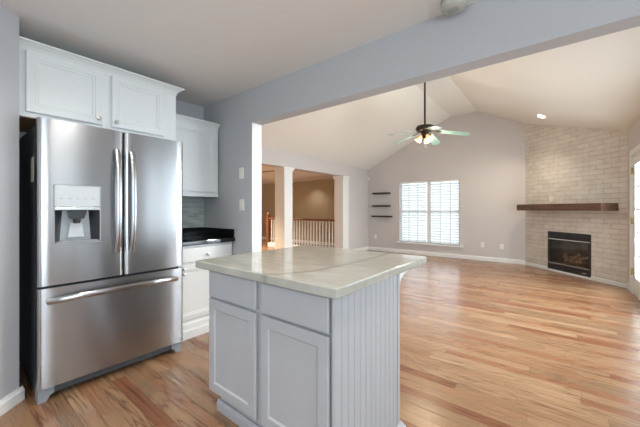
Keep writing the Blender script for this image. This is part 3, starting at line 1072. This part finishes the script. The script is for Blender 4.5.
# corbel under the overhang at the back
cor = [(IY1 + 0.001, 0.874), (IY1 + 0.190, 0.874), (IY1 + 0.190, 0.862)]
for k in range(9):
    t = PI / 2 * k / 8
    cor.append((IY1 + 0.18 - 0.155 * math.sin(t), 0.800 + 0.056 * math.cos(t)))
cor += [(IY1 + 0.025, 0.79), (IY1 + 0.001, 0.785)]
for xx in (IX1 - 0.045, IX0 + 0.005):
    MB().prism(cor, 'x', xx, xx + 0.04).build('corbel', 'white_trim', isl, bevel=0.003)

it = root('island_countertop', 'pale veined stone countertop with polished edge on the kitchen island', 'countertop', (-1.165, 1.425, 0.875))
MB().box(-1.675, -0.657, 0.928, 1.922, 0.8755, 0.917).build('slab', 'pale_quartzite', it, bevel=0.005, seg=3)

# ------------------------------------------------------------------ fireplace insert and mantel (local: s along wall, d out, z)
fp = root('fireplace_insert', 'black gas fireplace insert with glass front and log set in brick wall', 'fireplace', C0, DROT)


def L_(mb, name, mat, par, **k):
    return mb.build(name, mat, par, local=True, **k)


s0, s1, z0, z1 = FS0 + 0.002, FS1 - 0.002, FZ0 + 0.001, FZ1 - 0.002
bx = MB()
bx.box(s0, s0 + 0.05, -0.30, 0.008, z0, z1).box(s1 - 0.05, s1, -0.30, 0.008, z0, z1)
bx.box(s0 + 0.05, s1 - 0.05, -0.30, -0.01, z1 - 0.165, z1).box(s0 + 0.05, s1 - 0.05, -0.30, -0.01, z0, z0 + 0.135)
L_(bx, 'surround', 'black_enamel', fp)
fb = MB()
fb.box(s0 + 0.05, s1 - 0.05, -0.27, -0.26, z0 + 0.135, z1 - 0.165)
L_(fb, 'firebox', 'firebox_dark', fp)
L_(MB().box(s0 + 0.05, s1 - 0.05, -0.012, 0.010, z1 - 0.055, z1), 'top_hood', 'black_enamel', fp, bevel=0.004)
lv = MB()
for k in range(2):
    zc_ = z1 - 0.075 - k * 0.022
    lv.box(s0 + 0.05, s1 - 0.05, -0.012, 0.006, zc_ - 0.007, zc_)
L_(lv, 'louver_grille', 'black_enamel', fp)
L_(MB().box(s0 + 0.012, s1 - 0.012, -0.010, 0.014, z1 - 0.150, z1 - 0.132), 'trim_bar', 'chrome_strip', fp, bevel=0.002)
L_(MB().box(s0 + 0.012, s1 - 0.012, -0.010, 0.014, z0 + 0.122, z0 + 0.135), 'trim_bar', 'chrome_strip', fp, bevel=0.002)
L_(MB().box(s0 + 0.05, s1 - 0.05, -0.010, 0.004, z0, z0 + 0.115), 'lower_panel', 'black_enamel', fp, bevel=0.003)
L_(MB().box(s0 + 0.08, s0 + 0.15, 0.004, 0.006, z0 + 0.035, z0 + 0.050), 'badge', 'chrome_strip', fp)
L_(MB().box(s0 + 0.05, s1 - 0.05, -0.004, -0.001, z0 + 0.136, z1 - 0.152), 'glass_door', 'fire_glass', fp)
sc_ = [((1.15, -0.14, 0.23), (0.80, -0.13, 0.24), 0.035), ((1.22, -0.20, 0.25), (0.86, -0.22, 0.30), 0.04), ((1.10, -0.10, 0.27), (0.95, -0.22, 0.36), 0.03), ((0.92, -0.10, 0.26), (0.78, -0.2, 0.33), 0.028), ((1.16, -0.12, 0.29), (1.24, -0.22, 0.34), 0.026)]
for a, b_, r in sc_:
    A, B = Vector(a), Vector(b_)
    pts = [A + (B - A) * t + Vector((0, 0.006 * math.sin(9 * t), 0.008 * math.sin(7 * t + 1))) for t in [k / 8 for k in range(9)]]
    L_(MB().tube(pts, r, r * 0.9, n=10), 'log', 'log_ceramic', fp, smooth=True)
L_(MB().box(0.72, 1.26, -0.24, -0.06, z0 + 0.136, z0 + 0.16), 'burner_tray', 'firebox_dark', fp)

mt = L_(MB().box(0.127, 1.862, 0.001, 0.31, 1.190, 1.314), 'mantel_shelf', 'dark_beam', None, bevel=0.006)
mt.location, mt.rotation_euler = C0, (0, 0, DROT)
tag(mt, 'thick dark brown wooden beam mantel shelf across the brick wall', 'mantel')


# ------------------------------------------------------------------ outlets, switches, small fixtures
def plate(name, label, cat, loc, rz, kind, w=0.075, h=0.118, group=None):
    """local: x along wall, -y out of the wall"""
    r = root(name, label, cat, loc, rz, group)
    L_(MB().panel((-w / 2, -0.0005, -h / 2), (1, 0, 0), (0, 0, 1), w, h, 0.006, [(0, 0.002), (0.003, 0)]), 'cover_plate', 'white_plastic', r)
    if kind == 'switch':
        L_(MB().box(-0.016, 0.016, -0.010, -0.006, -0.033, 0.033), 'rocker', 'white_plastic', r, bevel=0.002)
    elif kind == 'outlet':
        for dz in (0.028, -0.028):
            sk = MB().lathe([(0.017, 0), (0.017, 0.002), (0.0, 0.0022)], (0, -0.006, dz), 16, (0, -1, 0))
            so = L_(sk, 'socket', 'white_plastic', r)
            L_(MB().box(-0.008, -0.005, -0.0090, -0.0083, dz - 0.006, dz + 0.006).box(0.005, 0.008, -0.0090, -0.0083, dz - 0.006, dz + 0.006), 'socket_slot', 'ink_grey', so)
    return r


plate('light_switch', 'white light switch plate on grey wall, the upper one beside the opening', 'switch', (-2.592, KY1, 1.592), 0, 'switch')
plate('light_switch', 'white light switch plate on grey wall, the lower one beside the opening', 'switch', (-2.588, KY1, 1.262), 0, 'switch')
plate('wall_outlet', 'white outlet low on grey wall, first past the window toward the fireplace', 'outlet', (-1.397, LY1, 0.372), 0, 'outlet')
plate('wall_outlet', 'white outlet low on grey wall, close to the brick fireplace corner', 'outlet', (-1.006, LY1, 0.36), 0, 'outlet')
plate('wall_outlet', 'white outlet low on grey wall below the three black shelves', 'outlet', (-4.22, LY1, 0.40), 0, 'outlet')
pm_ = C0 + Vector((-0.70711, 0.70711, 0)) * 1.34
plate('wall_outlet', 'white wall plate on the brick just above the dark mantel', 'outlet', (pm_.x, pm_.y, 1.42), DROT + PI, 'outlet')

ms = root('motion_sensor', 'tiny white motion sensor high in the corner above the black shelves', 'sensor', (LX0 + 0.03, LY1 - 0.03, 2.09), math.radians(45))
L_(MB().box(-0.03, 0.03, -0.045, 0.0, -0.05, 0.05), 'sensor_body', 'white_plastic', ms, bevel=0.01)
L_(MB().box(-0.02, 0.02, -0.048, -0.045, -0.035, 0.0), 'sensor_lens', 'ink_grey', ms)

for z, xa, xb, lb in ((1.67, -4.25, -3.735, 'black floating wall shelf, highest of the three left of the window'),
                      (1.307, -4.255, -3.735, 'black floating wall shelf, middle of the three left of the window'),
                      (1.008, -4.275, -3.68, 'black floating wall shelf, lowest of the three left of the window')):
    o = MB().box(xa, xb, LY1 - 0.15, LY1 - 0.001, z - 0.022, z + 0.022).build('floating_shelf', 'shelf_black', bevel=0.003)
    tag(o, lb, 'shelf', None)

sd = root('smoke_detector', 'round off-white smoke detector on the kitchen ceiling', 'smoke detector', (-0.480, 1.862, KZ))
L_(MB().lathe([(0.072, -0.0005), (0.072, -0.012), (0.066, -0.014), (0.066, -0.016), (0.070, -0.018), (0.067, -0.046), (0.054, -0.056), (0.0, -0.057)], (0, 0, 0), 32), 'detector_body', 'detector_plastic', sd, smooth=True)
vn = MB()
for k in range(3):
    vn.box(-0.03, 0.03, -0.024 + k * 0.016, -0.018 + k * 0.016, -0.0585, -0.0568)
L_(vn, 'vent_slot', 'ink_grey', sd)


def recessed(name, label, loc, nrm, power, col, cone=2.2, dome=False):
    r = root(name, label, 'light', loc)
    q = -Vector(nrm)
    L_(MB().lathe([(0.062, 0.0), (0.090, 0.0), (0.088, 0.006), (0.064, 0.004)], (0, 0, 0), 24, q), 'trim_ring', 'white_trim', r, smooth=True)
    L_(MB().lathe([(0.058, 0.002), (0.050, 0.014), (0.036, 0.022), (0.0, 0.025)] if dome else [(0.061, 0.001), (0.0, 0.0012)], (0, 0, 0), 24, q), 'diffuser', 'lamp_glow', r)
    d = bpy.data.lights.new('downlight', 'SPOT')
    d.energy, d.color, d.spot_size, d.spot_blend, d.shadow_soft_size = power, col, cone, 0.8, 0.05
    o = bpy.data.objects.new('downlight', d)
    COL.objects.link(o)
    o.parent = r
    o.location = q * 0.05
    o.rotation_euler = Vector((0, 0, -1)).rotation_difference(q).to_euler()
    return r


WARM = (1.0, 0.88, 0.72)
slope = (RZ - ER) / (LX1 - RB)
nrm = Vector((slope, 0, 1)).normalized()


def on_right(x, y):
    return (x, y, ER + (LX1 - x) * slope)


recessed('recessed_light', 'small glowing round downlight in sloped ceiling above the brick wall', on_right(-0.24, 6.90), nrm, 40, WARM, dome=True)
recessed('recessed_light', 'round downlight in the hall ceiling above the stair railing', (-6.5, 7.60, HZ), Vector((0, 0, 1)), 9, WARM)
recessed('recessed_light', 'added fill downlight in the middle of the hall ceiling', (-7.6, 5.4, HZ), Vector((0, 0, 1)), 270, WARM)  # added out of view to brighten the hall ceiling
recessed('recessed_light', 'added warm fill downlight in the hall ceiling before the columns', (-5.7, 2.9, HZ), Vector((0, 0, 1)), 260, (1.0, 0.76, 0.5))  # unseen lamp added to throw warm light on the column sides
for (kx, ky, lb) in ((-1.6, 0.70, 'between island and refrigerator'), (-0.25, 0.75, 'over the front of the island'),
                     (1.5, 0.6, 'over the breakfast corner'), (-1.0, -1.2, 'before the added patio door')):
    recessed('recessed_light', 'added fill downlight in the kitchen ceiling ' + lb, (kx, ky, KZ), Vector((0, 0, 1)), 24 if kx < -1.5 else 20, (1.0, 0.97, 0.93), 2.75)  # unseen kitchen lamps added as fill
recessed('recessed_light', 'added fill downlight in the sloped ceiling near the kitchen opening', on_right(-0.24, 3.6), nrm, 110, WARM)  # added behind the header to brighten the living room

# ------------------------------------------------------------------ ceiling fan
FC = Vector((-1.765, 5.08, 0))
fan = root('ceiling_fan', 'five-blade ceiling fan with dark downrod and lit glass shades', 'ceiling fan', (FC.x, FC.y, RZ))
Fb = (FC.x, FC.y, 0)
MB().lathe([(0.068, RZ - 0.0005), (0.066, RZ - 0.03), (0.03, RZ - 0.075), (0.016, RZ - 0.08)], Fb, 20).build('canopy', 'bronze', fan, smooth=True)
MB().lathe([(0.016, 2.63), (0.016, RZ - 0.076)], Fb, 12).build('downrod', 'bronze', fan, smooth=True)
MB().lathe([(0.0, 2.655), (0.035, 2.65), (0.05, 2.63), (0.135, 2.62), (0.150, 2.60), (0.150, 2.565), (0.13, 2.535), (0.085, 2.52), (0.0, 2.518)], Fb, 28).build('motor_housing', 'bronze', fan, smooth=True)
MB().lathe([(0.06, 2.517), (0.062, 2.48), (0.045, 2.46), (0.05, 2.435), (0.03, 2.42), (0.0, 2.418)], Fb, 20).build('light_kit', 'bronze', fan, smooth=True)
R_, F_ = Vector((0.7834, 0.6215, 0)), Vector((-0.6215, 0.7834, 0))
for k in range(5):
    ph = math.radians(-20 + 72 * k)
    u = R_ * math.cos(ph) + F_ * math.sin(ph)
    w = Vector((0, 0, 1)).cross(u)
    pitch = math.radians(-13)
    wv = w * math.cos(pitch) + Vector((0, 0, 1)) * math.sin(pitch)
    nn = u.cross(wv)
    prof = [(0.19, 0.050), (0.24, 0.056), (0.45, 0.066), (0.60, 0.068), (0.655, 0.058), (0.675, 0.035), (0.682, 0.0)]
    outline = [(r, h) for r, h in prof] + [(r, -h) for r, h in prof[-2::-1]]

    def pt(r, h, t):
        p = FC + u * r + wv * h + nn * t
        return Vector((p.x, p.y, p.z + 2.535 - 0.20 * (r - 0.13)))
    n = len(outline)
    vs = [pt(r, h, -0.003) for r, h in outline] + [pt(r, h, 0.003) for r, h in outline]
    bl = MB().add(vs, [tuple(range(n)), tuple(range(n, 2 * n))] + [(i, (i + 1) % n, n + (i + 1) % n, n + i) for i in range(n)])
    blo = bl.build('blade', 'fan_blade', fan)
    ir = MB()
    io = [(0.105, 0.016), (0.16, 0.018), (0.19, 0.040), (0.23, 0.036), (0.26, 0.012), (0.26, -0.012), (0.23, -0.036), (0.19, -0.040), (0.16, -0.018), (0.105, -0.016)]
    vs = [pt(r, h, -0.0085) for r, h in io] + [pt(r, h, -0.0035) for r, h in io]
    n = len(io)
    ir.add(vs, [tuple(range(n)), tuple(range(n, 2 * n))] + [(i, (i + 1) % n, n + (i + 1) % n, n + i) for i in range(n)])
    ir.build('blade_iron', 'bronze', blo)
for k in range(3):
    ph = math.radians(-70 + 120 * k)
    u = R_ * math.cos(ph) + F_ * math.sin(ph)
    ax = (u * 0.55 + Vector((0, 0, -0.83))).normalized()
    c = FC + Vector((0, 0, 2.46)) + u * 0.055
    sh_ = MB().lathe([(0.022, 0.0), (0.028, 0.02), (0.038, 0.045), (0.044, 0.075), (0.055, 0.105), (0.052, 0.105), (0.041, 0.075), (0.035, 0.047), (0.018, 0.012)], c, 20, ax)
    so = sh_.build('lamp_shade', 'shade_glass', fan, smooth=True)
    MB().lathe([(0.0, 0.02), (0.016, 0.03), (0.024, 0.06), (0.018, 0.085), (0.0, 0.095)], c, 14, ax).build('light_bulb', 'bulb', so, smooth=True)
    pl = bpy.data.lights.new('fan_lamp', 'POINT')
    pl.energy, pl.color, pl.shadow_soft_size = 4, (1.0, 0.86, 0.64), 0.04
    po = bpy.data.objects.new('fan_lamp', pl)
    COL.objects.link(po)
    po.parent = fan
    po.location = c + ax * 0.18 - fan.location
MB().tube([(FC.x + 0.02, FC.y - 0.02, 2.42), (FC.x + 0.02, FC.y - 0.02, 2.24)], 0.002, n=6).lathe([(0.0, 2.215), (0.006, 2.22), (0.006, 2.24), (0.0, 2.245)], (FC.x + 0.02, FC.y - 0.02, 0), 8).build('pull_chain', 'bronze', fan)

# ------------------------------------------------------------------ blinds in the far window
def blind(x0, x1, label):
    y = LY1 + 0.045
    r = root('window_blind', label, 'blind', ((x0 + x1) / 2, y, WIN[2] + 0.01), group=None)
    MB().box(x0, x1, y - 0.035, y + 0.03, WIN[3] - 0.055, WIN[3] - 0.003).build('headrail', 'white_trim', r, bevel=0.003)
    sl = MB()
    z = WIN[2] + 0.06
    tl = math.radians(46)
    while z < WIN[3] - 0.075:
        dy, dz = 0.029 * math.cos(tl), 0.029 * math.sin(tl)
        q = [(y - dy, z - dz - 0.0015), (y + dy, z + dz - 0.0015), (y + dy, z + dz + 0.0015), (y - dy, z - dz + 0.0015)]
        sl.prism(q, 'x', x0 + 0.004, x1 - 0.004)
        z += 0.068
    sl.build('blind_slat_panel', 'blind_slat', r)
    MB().box(x0, x1, y - 0.02, y + 0.02, WIN[2] + 0.012, WIN[2] + 0.032).build('bottom_rail', 'white_trim', r, bevel=0.003)
    for fx in (0.36, 0.70):
        xx = x0 + (x1 - x0) * fx
        MB().box(xx - 0.006, xx + 0.006, y - 0.0335, y - 0.0325, WIN[2] + 0.03, WIN[3] - 0.055).build('ladder_tape', 'tape_grey', r)
    return r


blind(WIN[0] + 0.01, -2.738, 'white slatted blind in the window half beside the black shelves')
blind(-2.632, WIN[1] - 0.01, 'white slatted blind in the window half toward the brick fireplace')

# ------------------------------------------------------------------ kinds that repeat share a group
for o in S.objects:
    g = {'light_switch': 'light switches beside the wide opening', 'wall_outlet': 'outlets on the living room walls',
         'floating_shelf': 'black floating shelves on the far wall', 'square_column': 'white columns between living room and hall',
         'window_blind': 'blinds in the far window', 'recessed_light': 'recessed downlights',
         'wall_cabinet': 'white kitchen wall cabinets'}.get(o.name.split('.')[0])
    if g and o.parent is None:
        o['group'] = g
